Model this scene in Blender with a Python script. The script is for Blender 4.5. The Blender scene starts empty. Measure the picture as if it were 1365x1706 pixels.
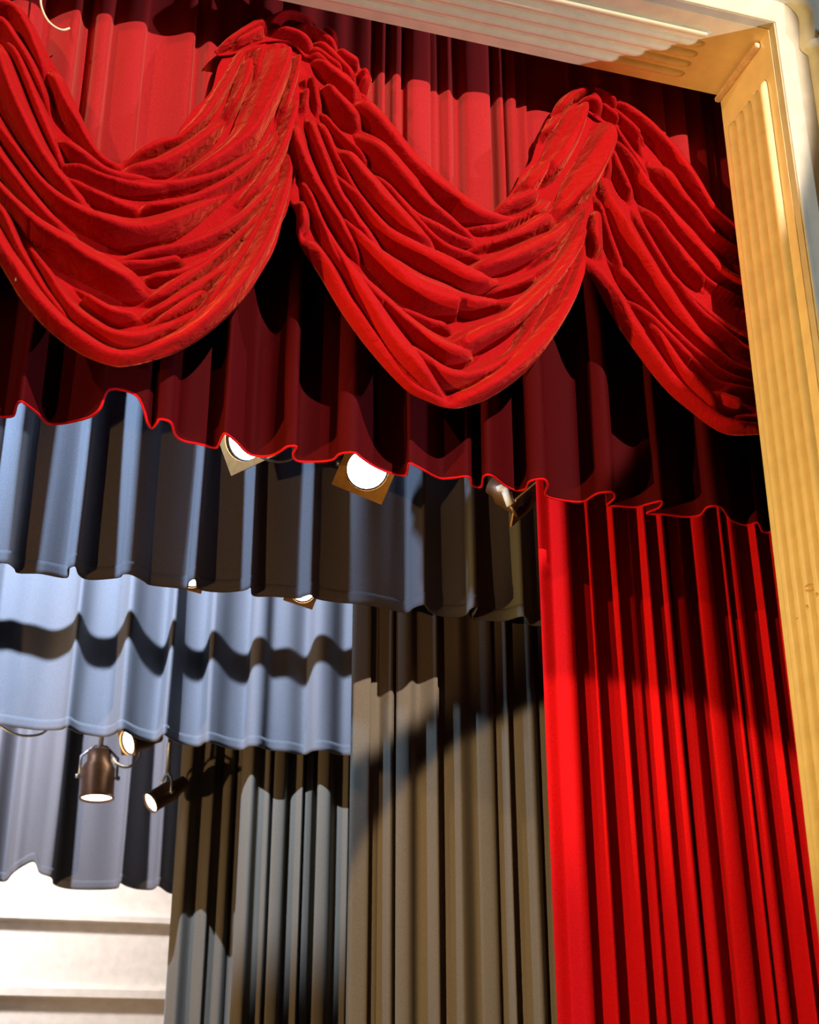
import bpy, bmesh, math, random
import numpy as np
from mathutils import Vector, Matrix, noise

# ------------------------------------------------------------------ camera, world, lights
random.seed(7)
scn = bpy.context.scene
col = scn.collection
EYE = 1.6                                   # eye height above the auditorium floor
F_PX = 2275.0                               # focal length in pixels of the 1365 x 1706 frame
PITCH, YAW = math.radians(24.0), math.radians(16.5)

cam_data = bpy.data.cameras.new('camera')
cam = bpy.data.objects.new('camera', cam_data)
col.objects.link(cam)
cam.location = (0, 0, EYE)
cam.rotation_euler = (math.radians(90) + PITCH, 0, -YAW)
cam_data.sensor_fit = 'VERTICAL'
cam_data.sensor_height = 36.0
cam_data.lens = F_PX / 1706.0 * 36.0
cam_data.dof.use_dof = True
cam_data.dof.focus_distance = 7.4
cam_data.dof.aperture_fstop = 1.8
scn.camera = cam

scn.view_settings.view_transform = 'Standard'
scn.view_settings.look = 'None'
scn.view_settings.gamma = 1.0
scn.view_settings.use_curve_mapping = False
scn.view_settings.exposure = 0.0

world = bpy.data.worlds.new('house_ambient')
scn.world = world
world.use_nodes = True
world.node_tree.nodes['Background'].inputs[0].default_value = (1.0, 0.80, 0.58, 1)
world.node_tree.nodes['Background'].inputs[1].default_value = 0.03


def spot(name, loc, aim, power, color, half_deg, blend=0.15, radius=0.08):
    d = bpy.data.lights.new(name, 'SPOT')
    d.energy = power
    d.color = color
    d.spot_size = math.radians(2 * half_deg)
    d.spot_blend = blend
    d.shadow_soft_size = radius
    o = bpy.data.objects.new(name, d)
    col.objects.link(o)
    o.location = (loc[0], loc[1], loc[2] + EYE)
    v = Vector((aim[0] - loc[0], aim[1] - loc[1], aim[2] - loc[2]))
    o.rotation_euler = v.to_track_quat('-Z', 'Y').to_euler()
    return o


# heights in these light positions are measured from the eye
spot('balcony_spot', (4.1, -5.5, 6.7), (1.12, 5.4, 4.75), 9000, (1.0, 0.84, 0.74), 12.0, 0.08, 0.04)
spot('house_wash_right', (9.0, 0.9, 0.6), (2.0, 5.0, 5.2), 2300, (0.62, 0.76, 1.0), 32.0, 0.4, 0.06)
spot('house_lamp_left', (-5.0, 4.2, -0.5), (3.36, 4.9, 2.9), 2700, (1.0, 0.66, 0.20), 15.5, 0.5, 0.10)
spot('front_warm_fill', (-3.6, 0.6, 0.2), (0.7, 6.4, 2.85), 460, (1.0, 0.54, 0.24), 10.0, 0.5, 0.06)  # added warm fill for hems and borders, no known source
spot('fold_fill_left', (-5.0, 1.5, 5.9), (1.3, 5.6, 3.9), 700, (1.0, 0.62, 0.34), 17.0, 0.5, 0.06)  # added side light to bring out the folds, no known source
spot('box_boom_spot', (-2.5, 0.5, 0.3), (2.5, 6.2, 0.75), 1850, (1.0, 0.70, 0.36), 9.8, 0.12, 0.03)
spot('stage_blue_front', (-1.5, 5.95, 3.9), (1.2, 7.0, 2.9), 520, (0.42, 0.63, 1.0), 60.0, 0.5, 0.10)
spot('stage_blue_side', (-0.6, 7.18, 4.4), (2.3, 7.40, 2.9), 160, (0.42, 0.63, 1.0), 28.0, 0.6, 0.05)
spot('stage_blue_mid', (-0.4, 7.5, 5.2), (0.7, 10.2, 4.4), 2100, (0.55, 0.70, 1.0), 36.5, 0.22, 0.015)
spot('stage_blue_rear', (-1.0, 10.7, 4.6), (0.0, 13.0, 2.6), 1100, (0.72, 0.78, 1.0), 38.0, 0.5, 0.08)
spot('stage_white_rear', (-2.0, 13.4, 4.5), (0.6, 15.0, 1.8), 2300, (1.0, 0.93, 0.90), 60.0, 0.5, 0.20)
spot('stage_amber_low', (-3.2, 8.6, 0.2), (2.2, 11.2, 1.2), 520, (1.0, 0.66, 0.34), 40.0, 0.5, 0.06)


# ------------------------------------------------------------------ pixel directions
def ray(x, y):
    dx = (x - 682.5) / F_PX
    dy = (853.0 - y) / F_PX
    up = dy * math.cos(PITCH) + math.sin(PITCH)
    fw = math.cos(PITCH) - dy * math.sin(PITCH)
    return (fw * math.sin(YAW) + dx * math.cos(YAW), fw * math.cos(YAW) - dx * math.sin(YAW), up)


def at_y(x, y, Y):
    r = ray(x, y)
    k = Y / r[1]
    return Vector((r[0] * k, Y, r[2] * k + EYE))


# ------------------------------------------------------------------ materials
def new_mat(name):
    m = bpy.data.materials.new(name)
    m.use_nodes = True
    nt = m.node_tree
    return m, nt, nt.nodes['Principled BSDF']


def cloth(name, c, rough=0.85, sheen=0.5, tint=(1, 1, 1), nscale=160.0, bump=0.15, var=0.18, srough=0.4):
    m, nt, b = new_mat(name)
    b.inputs['Roughness'].default_value = rough
    b.inputs['Specular IOR Level'].default_value = 0.08
    b.inputs['Sheen Weight'].default_value = sheen
    b.inputs['Sheen Roughness'].default_value = srough
    b.inputs['Sheen Tint'].default_value = (*tint, 1)
    tc = nt.nodes.new('ShaderNodeTexCoord')
    n1 = nt.nodes.new('ShaderNodeTexNoise')
    n1.inputs['Scale'].default_value = nscale
    n1.inputs['Detail'].default_value = 3
    nt.links.new(tc.outputs['Object'], n1.inputs['Vector'])
    ramp = nt.nodes.new('ShaderNodeValToRGB')
    ramp.color_ramp.elements[0].position = 0.3
    ramp.color_ramp.elements[1].position = 0.7
    ramp.color_ramp.elements[0].color = (*[v * (1 - var) for v in c], 1)
    ramp.color_ramp.elements[1].color = (*[min(1, v * (1 + var)) for v in c], 1)
    nt.links.new(n1.outputs['Fac'], ramp.inputs['Fac'])
    nt.links.new(ramp.outputs['Color'], b.inputs['Base Color'])
    bp = nt.nodes.new('ShaderNodeBump')
    bp.inputs['Strength'].default_value = bump
    bp.inputs['Distance'].default_value = 0.004
    nt.links.new(n1.outputs['Fac'], bp.inputs['Height'])
    nt.links.new(bp.outputs['Normal'], b.inputs['Normal'])
    return m


def add_wrinkles(m, scale, dist, strength):
    """soft broad relief under the fine pile"""
    nt = m.node_tree
    fine = next(n for n in nt.nodes if n.type == 'BUMP')
    tc = next(n for n in nt.nodes if n.type == 'TEX_COORD')
    n2 = nt.nodes.new('ShaderNodeTexNoise')
    n2.inputs['Scale'].default_value = scale
    n2.inputs['Detail'].default_value = 3
    n2.inputs['Distortion'].default_value = 1.2
    nt.links.new(tc.outputs['Object'], n2.inputs['Vector'])
    b2 = nt.nodes.new('ShaderNodeBump')
    b2.inputs['Strength'].default_value = strength
    b2.inputs['Distance'].default_value = dist
    nt.links.new(n2.outputs['Fac'], b2.inputs['Height'])
    nt.links.new(b2.outputs['Normal'], fine.inputs['Normal'])


def paint(name, c, rough=0.45, var=0.06, nscale=9.0, spec=0.4):
    m, nt, b = new_mat(name)
    b.inputs['Roughness'].default_value = rough
    b.inputs['Specular IOR Level'].default_value = spec
    tc = nt.nodes.new('ShaderNodeTexCoord')
    n1 = nt.nodes.new('ShaderNodeTexNoise')
    n1.inputs['Scale'].default_value = nscale
    n1.inputs['Detail'].default_value = 5
    nt.links.new(tc.outputs['Object'], n1.inputs['Vector'])
    ramp = nt.nodes.new('ShaderNodeValToRGB')
    ramp.color_ramp.elements[0].position = 0.35
    ramp.color_ramp.elements[1].position = 0.65
    ramp.color_ramp.elements[0].color = (*[v * (1 - var) for v in c], 1)
    ramp.color_ramp.elements[1].color = (*[min(1, v * (1 + var)) for v in c], 1)
    nt.links.new(n1.outputs['Fac'], ramp.inputs['Fac'])
    nt.links.new(ramp.outputs['Color'], b.inputs['Base Color'])
    bp = nt.nodes.new('ShaderNodeBump')
    bp.inputs['Strength'].default_value = 0.05
    bp.inputs['Distance'].default_value = 0.01
    nt.links.new(n1.outputs['Fac'], bp.inputs['Height'])
    nt.links.new(bp.outputs['Normal'], b.inputs['Normal'])
    return m


def metal(name, c, rough=0.4, met=0.9):
    m = paint(name, c, rough, 0.1, 30.0, 0.5)
    m.node_tree.nodes['Principled BSDF'].inputs['Metallic'].default_value = met
    return m


def glow(name, c, s):
    m, nt, b = new_mat(name)
    b.inputs['Base Color'].default_value = (*c, 1)
    b.inputs['Emission Color'].default_value = (*c, 1)
    b.inputs['Emission Strength'].default_value = s
    return m


M = {
    'swag': cloth('scarlet_velvet', (0.36, 0.003, 0.005), 0.8, 0.40, (1.0, 0.18, 0.08), 170, 0.2),
    'pelmet': cloth('scarlet_pelmet_velvet', (0.34, 0.012, 0.014), 0.8, 0.62, (1.0, 0.26, 0.19), 170, 0.2, 0.18, 0.5),  # swag velvet copied paler; part of its sheen is in the colour
    'valance': cloth('shaded_red_velvet', (0.055, 0.0003, 0.0012), 0.8, 0.25, (1.0, 0.02, 0.03), 170, 0.2, 0.18, 0.3),  # swag velvet copied darker; shade and nap are put into the colour
    'leg_red': cloth('scarlet_leg_velvet', (0.60, 0.004, 0.008), 0.8, 0.3, (1.0, 0.15, 0.08), 170, 0.2),
    'grey': cloth('grey_wool_serge', (0.20, 0.195, 0.20), 0.95, 0.15, (1, 1, 1), 220, 0.2),
    'grey_dark': cloth('charcoal_wool_serge', (0.21, 0.175, 0.125), 0.95, 0.15, (1, 1, 1), 220, 0.2),
    'cream': paint('cream_gloss_paint', (0.84, 0.68, 0.38), 0.28),
    'pale': paint('dimmed_cream_paint', (0.58, 0.52, 0.37), 0.45),  # cream paint copied darker; the front wall's dimmer light is in the colour
    'ochre': paint('bare_ochre_undercoat', (0.60, 0.38, 0.12), 0.6),
    'batten_paint': paint('pinkish_primed_wood', (0.72, 0.52, 0.36), 0.5, 0.15, 20),
    'plaster': paint('white_plaster', (0.80, 0.76, 0.72), 0.8),
    'dark': paint('black_stage_paint', (0.02, 0.02, 0.022), 0.8),
    'boards': paint('dark_floor_boards', (0.10, 0.06, 0.035), 0.5, 0.3, 6),
    'carpet': paint('red_brown_carpet', (0.12, 0.04, 0.03), 0.95, 0.2, 60),
    'brass': metal('brass', (0.75, 0.50, 0.20), 0.35),
    'steel': metal('brushed_steel', (0.55, 0.56, 0.58), 0.4),
    'alloy': paint('pale_alloy', (0.78, 0.80, 0.82), 0.4),
    'can': metal('bronze_lamp_can', (0.22, 0.12, 0.07), 0.45, 0.6),
    'can_black': metal('black_lamp_can', (0.03, 0.028, 0.027), 0.5, 0.4),
    'gel_frame': metal('amber_gel_frame', (0.62, 0.33, 0.10), 0.45, 0.4),
    'rope': cloth('pale_cord', (0.75, 0.62, 0.42), 0.9, 0.1),
    'lens': glow('lit_lamp_lens', (1.0, 0.93, 0.82), 9.0),
}


add_wrinkles(M['swag'], 11.0, 0.05, 0.32)


# ------------------------------------------------------------------ object helpers
def link(name, me, mat, parent=None, smooth=False):
    o = bpy.data.objects.new(name, me)
    col.objects.link(o)
    if mat is not None and not me.materials:
        me.materials.append(mat)
    if smooth:
        me.shade_smooth()
    if parent is not None:
        o.parent = parent
    return o


def tag(o, label, cat, group=None):
    o['label'] = label
    o['category'] = cat
    if group:
        o['group'] = group
    return o


def structure(o):
    o['kind'] = 'structure'
    return o


def empty(name, loc=(0, 0, 0)):
    o = bpy.data.objects.new(name, None)
    col.objects.link(o)
    o.location = loc
    return o


def bm_box(bm, lo, hi):
    vs = [bm.verts.new((x, y, z)) for z in (lo[2], hi[2]) for y in (lo[1], hi[1]) for x in (lo[0], hi[0])]
    for f in ((0, 2, 3, 1), (4, 5, 7, 6), (0, 1, 5, 4), (1, 3, 7, 5), (3, 2, 6, 7), (2, 0, 4, 6)):
        bm.faces.new([vs[i] for i in f])


def box_mesh(name, *boxes, bevel=0.0):
    bm = bmesh.new()
    for lo, hi in boxes:
        bm_box(bm, lo, hi)
    if bevel:
        bmesh.ops.bevel(bm, geom=bm.edges[:], offset=bevel, segments=2, affect='EDGES')
    me = bpy.data.meshes.new(name)
    bm.to_mesh(me)
    bm.free()
    return me


def tube_mesh(name, pts, r, n=10, caps=True):
    """A round tube along a list of points; r is a number or one radius per point."""
    pts = [Vector(p) for p in pts]
    rs = r if isinstance(r, (list, tuple)) else [r] * len(pts)
    verts, faces = [], []
    prev = None
    for i, p in enumerate(pts):
        t = (pts[min(i + 1, len(pts) - 1)] - pts[max(i - 1, 0)]).normalized()
        if prev is None:
            a = t.orthogonal().normalized()
        else:
            a = (prev - t * prev.dot(t)).normalized()
        prev = a
        b = t.cross(a)
        for k in range(n):
            th = 2 * math.pi * k / n
            verts.append(p + (a * math.cos(th) + b * math.sin(th)) * rs[i])
    for i in range(len(pts) - 1):
        for k in range(n):
            k2 = (k + 1) % n
            faces.append((i * n + k, i * n + k2, (i + 1) * n + k2, (i + 1) * n + k))
    if caps:
        faces.append(tuple(range(n - 1, -1, -1)))
        faces.append(tuple((len(pts) - 1) * n + k for k in range(n)))
    me = bpy.data.meshes.new(name)
    me.from_pydata([tuple(v) for v in verts], [], faces)
    return me


def grid_mesh(name, V):
    """V: (rows, columns, 3) array -> quad grid."""
    nr, nc = V.shape[:2]
    idx = np.arange(nr * nc).reshape(nr, nc)
    q = np.stack([idx[:-1, :-1], idx[:-1, 1:], idx[1:, 1:], idx[1:, :-1]], -1).reshape(-1, 4)
    me = bpy.data.meshes.new(name)
    me.vertices.add(nr * nc)
    me.vertices.foreach_set('co', np.ascontiguousarray(V.reshape(-1), dtype=np.float32))
    me.loops.add(len(q) * 4)
    me.loops.foreach_set('vertex_index', np.ascontiguousarray(q.reshape(-1), dtype=np.int32))
    me.polygons.add(len(q))
    me.polygons.foreach_set('loop_start', np.arange(0, len(q) * 4, 4, dtype=np.int32))
    me.update(calc_edges=True)
    me.validate()
    return me


def solidify(o, t, offset=1.0):
    md = o.modifiers.new('thickness', 'SOLIDIFY')
    md.thickness = t
    md.offset = offset


def catmull(pts, sub):
    """Centripetal-ish Catmull-Rom through n-D points."""
    P = np.array(pts, float)
    P = np.vstack([2 * P[0] - P[1], P, 2 * P[-1] - P[-2]])
    out = []
    for i in range(1, len(P) - 2):
        p0, p1, p2, p3 = P[i - 1], P[i], P[i + 1], P[i + 2]
        for k in range(sub):
            t = k / sub
            out.append(0.5 * ((2 * p1) + (p2 - p0) * t + (2 * p0 - 5 * p1 + 4 * p2 - p3) * t * t
                              + (3 * p1 - p0 - 3 * p2 + p3) * t ** 3))
    out.append(P[-2])
    return np.array(out)


def resample(P, n):
    d = np.r_[0, np.cumsum(np.linalg.norm(np.diff(P, axis=0), axis=1))]
    s = np.linspace(0, d[-1], n)
    return np.stack([np.interp(s, d, P[:, k]) for k in range(P.shape[1])], 1)


# ------------------------------------------------------------------ the building
SOF = 5.2 + EYE          # height of the underside of the proscenium header
JX = 3.358               # inner face of the right jamb
YF, YB = 4.68, 5.25      # front and back of the proscenium opening's reveal
STAGE_Z = 1.0
TOP = 9.4

structure(link('floor', box_mesh('floor', ((-9, -9, -0.1), (11, YF, 0.0))), M['carpet']))
structure(link('floor_stage', box_mesh('floor_stage', ((-9, YF, -0.1), (11, 15.6, STAGE_Z))), M['boards']))
structure(link('wall_back', box_mesh('wall_back', ((-9, 15.0, STAGE_Z), (11, 15.2, TOP))), M['plaster']))
structure(link('wall_stage_right', box_mesh('wall_stage_right', ((6.6, YB + 0.02, STAGE_Z), (6.8, 15.0, TOP))), M['dark']))
structure(link('wall_stage_left', box_mesh('wall_stage_left', ((-5.8, YB + 0.02, STAGE_Z), (-5.6, 15.0, TOP))), M['dark']))
structure(link('ceiling_stage', box_mesh('ceiling_stage', ((-5.8, YB + 0.02, TOP), (6.8, 15.2, TOP + 0.1))), M['dark']))

# front wall: right pier and header, cream painted
wp = structure(link('wall_proscenium', box_mesh('wall_proscenium',
     ((JX, YF, 0.0), (11.0, YB, TOP + 0.1)), ((-9.0, YF, SOF), (JX, YB, TOP + 0.1))), M['pale']))

# reeds on the jamb (vertical) and on the soffit (along the stage)
def half_round(name, length, r, depth, n=8):
    """half-round moulding along +Z from 0 to length; bulges along -X, flat side on x = 0; tapered end."""
    verts, faces = [], []
    rows = [(0.0, 0.15), (0.025, 0.8), (0.06, 1.0), (length, 1.0)]
    for z, k in rows:
        for i in range(n + 1):
            a = math.pi * i / n
            verts.append((-depth * k * math.sin(a), -r * (0.5 + 0.5 * k) * math.cos(a), z))
    m = n + 1
    for j in range(len(rows) - 1):
        for i in range(n):
            faces.append((j * m + i, j * m + i + 1, (j + 1) * m + i + 1, (j + 1) * m + i))
    faces.append(tuple(range(n, -1, -1)))
    me = bpy.data.meshes.new(name)
    me.from_pydata(verts, [], faces)
    return me


trim_j = structure(link('trim_1', box_mesh('trim_1', ((JX - 0.006, YF + 0.045, STAGE_Z), (JX, YB - 0.002, SOF - 0.0))), M['cream']))
reed_v = half_round('reed', 5.2 - 0.27 + EYE - STAGE_Z, 0.027, 0.034)
for k in range(5):
    o = link('reed', reed_v, M['cream'], trim_j, True)
    o.location = (JX - 0.006, 5.150 - 0.0825 * k, SOF - 0.27)
    o.rotation_euler = (math.pi, 0, 0)          # tapered end up, runs down
trim_s = structure(link('trim_2', box_mesh('trim_2', ((-9, YF + 0.045, SOF - 0.006), (JX - 0.006, YB - 0.002, SOF))), M['cream']))
reed_h = half_round('reed_long', 8.0, 0.024, 0.024)
for k in range(5):
    o = link('reed', reed_h, M['cream'], trim_s, True)
    o.location = (3.08, 5.150 - 0.0775 * k, SOF - 0.006)
    # local +Z -> world -X ; local -X -> world -Z
    o.rotation_euler = Matrix(((0, 0, -1), (0, 1, 0), (1, 0, 0))).to_euler()

# chipped paint and a loop of dried filler on the jamb
def on_jamb(x, y, off=0.036):
    r_ = ray(x, y)
    k_ = (JX - off) / r_[0]
    return Vector((JX - off, r_[1] * k_, r_[2] * k_ + EYE))


lp = [on_jamb(1350 + 9 * math.cos(a), 979 + 5.5 * math.sin(a) - 1.5 * math.cos(a)) for a in np.linspace(0.3, 6.2, 18)]
link('paint_loop', tube_mesh('paint_loop', [tuple(p) for p in lp], 0.0035, 6), M['ochre'], trim_j, True)
for (x, y, r_) in ((1346, 1012, 0.012), (1330, 1032, 0.011), (1362, 992, 0.012)):
    p_ = on_jamb(x, y, 0.034)
    link('paint_chip', tube_mesh('paint_chip', [p_, p_ + Vector((-0.004, 0, 0.003)), p_ + Vector((-0.006, 0, 0))], [r_, r_ * 0.9, r_ * 0.4], 8), M['ochre'], trim_j, True)

# primed strip in the corner between jamb and soffit
structure(link('trim_3', box_mesh('trim_3', ((JX - 0.036, YF + 0.13, SOF - 0.050), (JX - 0.0065, YB + 0.01, SOF - 0.020)), bevel=0.004), M['batten_paint'], None))

# small bead on the arris of the opening and the stepped architrave on the front wall
structure(link('trim_4', tube_mesh('bead', [(JX + 0.012, YF, 0.0), (JX + 0.012, YF, SOF + 0.012), (-9, YF, SOF + 0.012)], 0.012, 8), M['pale'], None, True))


def moulding(name, path, prof):
    """sweep a profile (offset outward, projection towards the audience) along the opening's edge path."""
    verts, faces = [], []
    P = [Vector((p[0], 0, p[1])) for p in path]
    n = len(prof)
    for i, p in enumerate(P):
        t0 = (P[i] - P[i - 1]).normalized() if i > 0 else (P[1] - P[0]).normalized()
        t1 = (P[i + 1] - P[i]).normalized() if i < len(P) - 1 else t0
        n0 = Vector((t0.z, 0, -t0.x))
        n1 = Vector((t1.z, 0, -t1.x))
        nn = (n0 + n1)
        nn = nn / max(0.3, nn.dot(n0))
        for u, v in prof:
            q = p + nn * u
            verts.append((q.x, YF - v, q.z))
    for i in range(len(P) - 1):
        for k in range(n - 1):
            faces.append((i * n + k, (i + 1) * n + k, (i + 1) * n + k + 1, i * n + k + 1))
    me = bpy.data.meshes.new(name)
    me.from_pydata(verts, [], faces)
    return me


def arc(cx, cz, r, a0, a1, n):
    return [(cx + r * math.cos(math.radians(a0 + (a1 - a0) * i / n)), cz + r * math.sin(math.radians(a0 + (a1 - a0) * i / n))) for i in range(n + 1)]


prof = [(0.0, -0.01)] + [(0.012 + 0.05 * (1 - math.cos(math.radians(a))), 0.075 * math.sin(math.radians(a)) + 0.001) for a in range(0, 91, 15)] \
    + [(0.11, 0.075), (0.135, 0.06), (0.15, 0.03), (0.19, 0.02), (0.20, -0.01)]
ox, oz = JX + 0.165, SOF + 0.165
path = [(ox, 0.0), (ox, oz - 0.36)] + arc(ox + 0.02, oz - 0.28, 0.07, -90, -180, 5)[1:-1] + [(ox - 0.035, oz - 0.20)] \
    + arc(ox - 0.13, oz - 0.12, 0.105, 0, 90, 6) + [(ox - 0.26, oz - 0.02), (ox - 0.34, oz), (-9, oz)]
structure(link('trim_5', moulding('architrave', path, prof), M['pale'], None, True))


# ------------------------------------------------------------------ hung drapes
def extend_left(px, x0, slope, amp):
    """carry a traced hem on to the left, out of the frame, with pleats of the same kind"""
    r = random.Random(len(px))
    out = []
    x, y = px[0]
    while x > x0:
        w = r.uniform(16, 40)
        x -= w
        y -= w * slope
        out.append((x, y - amp * r.uniform(0.6, 1.0) * (len(out) % 3 == 1)))
    return out[::-1] + list(px)


def hem_plan(px, Yc, Zh, dev, gain=1.0):
    """Photo hem points -> (X, Y, Z): read as depth of the pleats on a level hem, the excess as a lifted hem."""
    out = []
    raw = np.array([[x, ray(x, y)[1] * Zh / ray(x, y)[2]] for x, y in px])
    fit = np.polyval(np.polyfit(raw[:, 0], raw[:, 1], 1), raw[:, 0])
    for (x, y), d in zip(px, raw[:, 1] - fit):
        r = ray(x, y)
        Y = Yc + min(max(d * gain, -dev), dev)
        k = Y / r[1]
        out.append((r[0] * k, Y, r[2] * k + EYE))
    return out


def drape(name, plan, z_top, Yc, mat, rows=36, sub=5, top_amp=0.55, sway=0.012, hem_h=0.0, thick=0.006, fan=None, top_y=None):
    C = catmull(plan, sub)
    nc = len(C)
    V = np.zeros((rows, nc, 3))
    rnd = random.Random(len(plan) * 31 + int(Yc * 10))
    ph = [rnd.uniform(0, 6.28) for _ in range(4)]
    Xs = C[:, 0]
    for j in range(rows):
        t = (j / (rows - 1)) ** 1.3
        a = 1 - (1 - top_amp) * t
        z = C[:, 2] + (z_top - C[:, 2]) * t
        w = sway * math.sin(math.pi * min(1, t * 1.5)) * (np.sin(Xs * 9 + ph[0] + 2 * t) + 0.6 * np.sin(Xs * 23 + ph[1] - 3 * t))
        V[j, :, 0] = Xs + w * 0.6
        V[j, :, 1] = Yc + (C[:, 1] - Yc) * a + w
        V[j, :, 2] = z
        if fan:
            V[j, :, 0] = fan[0] + (V[j, :, 0] - fan[0]) * (1 - fan[1] * t)
    V = V[::-1].copy()
    o = link(name, grid_mesh(name, V), mat, None, True)
    solidify(o, thick, 0.0)
    if hem_h:
        H = V[-4:].copy()
        for i, zoff in enumerate((hem_h, hem_h * 0.66, hem_h * 0.33, -0.004)):
            base = V[-1]
            H[i] = base + np.array([0, -0.002, zoff])
        hm = link('hem', grid_mesh('hem', H), mat, o, True)
        solidify(hm, thick * 1.25, 0.0)
    return o


def hang(o, x0, x1, Y, z):
    """batten the cloth is tied to and its suspension lines up to the grid"""
    link('batten', tube_mesh('batten', [(x0, Y, z), (x1, Y, z)], 0.024, 10), M['can_black'], o, True)
    for k in range(3):
        x = x0 + (x1 - x0) * (0.12 + 0.38 * k)
        link('suspension_line', tube_mesh('suspension_line', [(x, Y, z), (x, Y, TOP)], 0.006, 6), M['steel'], o, True)


# --- red valance below the swags
val_hem = [(-240, 650), (-215, 640), (-190, 662), (-165, 664), (-145, 645), (-120, 670), (-90, 690), (-60, 664), (-40, 684), (-18, 690), (0, 694), (10, 695), (23, 692), (28, 675), (35, 669), (44, 674), (62, 688), (79, 705), (103, 706),
           (128, 701), (151, 694), (167, 680), (177, 654), (192, 648), (215, 653), (231, 663), (241, 686), (246, 704),
           (253, 713), (261, 706), (267, 698), (285, 704), (292, 724), (305, 734), (333, 740), (359, 746), (365, 739),
           (372, 724), (379, 724), (395, 737), (413, 755), (431, 760), (451, 759), (467, 752), (479, 744), (494, 744),
           (488, 758), (497, 768), (528, 769), (554, 766), (567, 756), (590, 754), (603, 763), (626, 778), (651, 788),
           (674, 792), (679, 786), (682, 772), (699, 779), (731, 796), (755, 796), (781, 794), (787, 808), (802, 811),
           (806, 794), (819, 792), (840, 808), (861, 817), (876, 814), (883, 802), (905, 798), (913, 808), (910, 826),
           (949, 835), (973, 835), (988, 826), (1000, 821), (1021, 820), (1024, 830), (1012, 842), (1030, 843), (1061, 845),
           (1079, 840), (1103, 835), (1098, 846), (1078, 855), (1108, 857), (1144, 861), (1167, 858), (1179, 845), (1200, 844),
           (1212, 858), (1220, 867), (1244, 875), (1263, 871), (1271, 885), (1285, 886), (1290, 876), (1320, 884), (1350, 878), (1400, 892)]
val_hem = extend_left(val_hem, -760, 0.15, 24)
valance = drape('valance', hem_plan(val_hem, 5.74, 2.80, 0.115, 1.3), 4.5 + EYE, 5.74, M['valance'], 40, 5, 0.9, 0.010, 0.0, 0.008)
C = catmull(hem_plan(val_hem, 5.74, 2.80, 0.115, 1.3), 5)
link('hem_highlight', tube_mesh('hem_highlight', [tuple(p) for p in C], 0.006, 6), M['leg_red'], valance, True)  # bright tube added to paint the lit edge along the hem
tag(valance, 'shade-darkened red velvet valance with a wavy hem hanging below the scarlet swags', 'curtain')

# --- grey borders upstage
b1_hem = [(-90, 936), (-60, 944), (-40, 930), (-25, 936), (0, 937), (15, 939), (25, 947), (31, 954), (67, 955), (110, 962), (114, 947), (126, 943), (132, 957), (149, 965), (195, 962), (205, 956),
          (220, 957), (241, 968), (251, 974), (287, 978), (310, 979), (315, 968), (326, 965), (332, 981), (369, 986), (405, 983),
          (418, 978), (423, 992), (456, 993), (495, 996), (505, 993), (518, 990), (528, 997), (564, 1003), (605, 1006), (646, 1014),
          (677, 1020), (690, 1012), (707, 1007), (716, 1017), (737, 1026), (772, 1026), (784, 1014), (795, 1010), (792, 1020),
          (790, 1030), (837, 1034), (872, 1026), (883, 1040), (911, 1042), (950, 1046), (962, 1034), (975, 1050), (1020, 1055), (1060, 1058)]
b1_hem = extend_left(b1_hem, -1050, 0.115, 14)
border1 = drape('grey_border', hem_plan(b1_hem, 7.0, 2.62, 0.13, 1.2), 5.9 + EYE, 7.0, M['grey'], 30, 5, 0.7, 0.014, 0.07)
tag(border1, 'wide grey wool border curtain hanging right behind the dark red valance', 'curtain', 'grey overhead borders')
hang(border1, -3.6, 4.6, 7.0, 5.9 + EYE)

b2_hem = [(-90, 1195), (-60, 1203), (-45, 1196), (-25, 1205), (0, 1207), (26, 1211), (66, 1216), (101, 1215), (112, 1211), (132, 1221), (171, 1227), (189, 1223), (202, 1216), (229, 1229),
          (259, 1235), (273, 1224), (286, 1232), (303, 1239), (330, 1243), (343, 1236), (356, 1238), (378, 1245), (404, 1249), (415, 1243), (431, 1243),
          (448, 1249), (479, 1252), (506, 1257), (523, 1250), (545, 1251), (567, 1257), (587, 1258), (610, 1262), (622, 1254), (650, 1264), (690, 1268), (705, 1260), (740, 1272)]
b2_hem = extend_left(b2_hem, -1000, 0.085, 10)
border2 = drape('grey_border', hem_plan(b2_hem, 10.2, 2.60, 0.14, 1.15), 5.9 + EYE, 10.2, M['grey'], 30, 5, 0.8, 0.014, 0.08)
tag(border2, 'grey border curtain crossed by a dark pipe shadow, upstage of the wide grey border', 'curtain', 'grey overhead borders')
hang(border2, -4.2, 4.4, 10.2, 5.9 + EYE)

b3_hem = [(-90, 1460), (-50, 1468), (-30, 1458), (0, 1468), (11, 1467), (20, 1456), (40, 1442), (57, 1436), (66, 1454), (86, 1462), (90, 1473), (110, 1480), (149, 1482), (193, 1480), (200, 1471), (211, 1476),
          (229, 1481), (253, 1482), (264, 1476), (281, 1487), (300, 1489), (312, 1480), (330, 1490), (370, 1494), (385, 1486), (410, 1497)]
b3_hem = extend_left(b3_hem, -900, 0.06, 10)
border3 = drape('grey_border', hem_plan(b3_hem, 13.0, 1.92, 0.14), 5.9 + EYE, 13.0, M['grey'], 30, 5, 0.8, 0.014, 0.08)
tag(border3, 'rearmost grey border curtain hanging in front of the white back wall', 'curtain', 'grey overhead borders')
hang(border3, -4.6, 3.0, 13.0, 5.9 + EYE)


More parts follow.
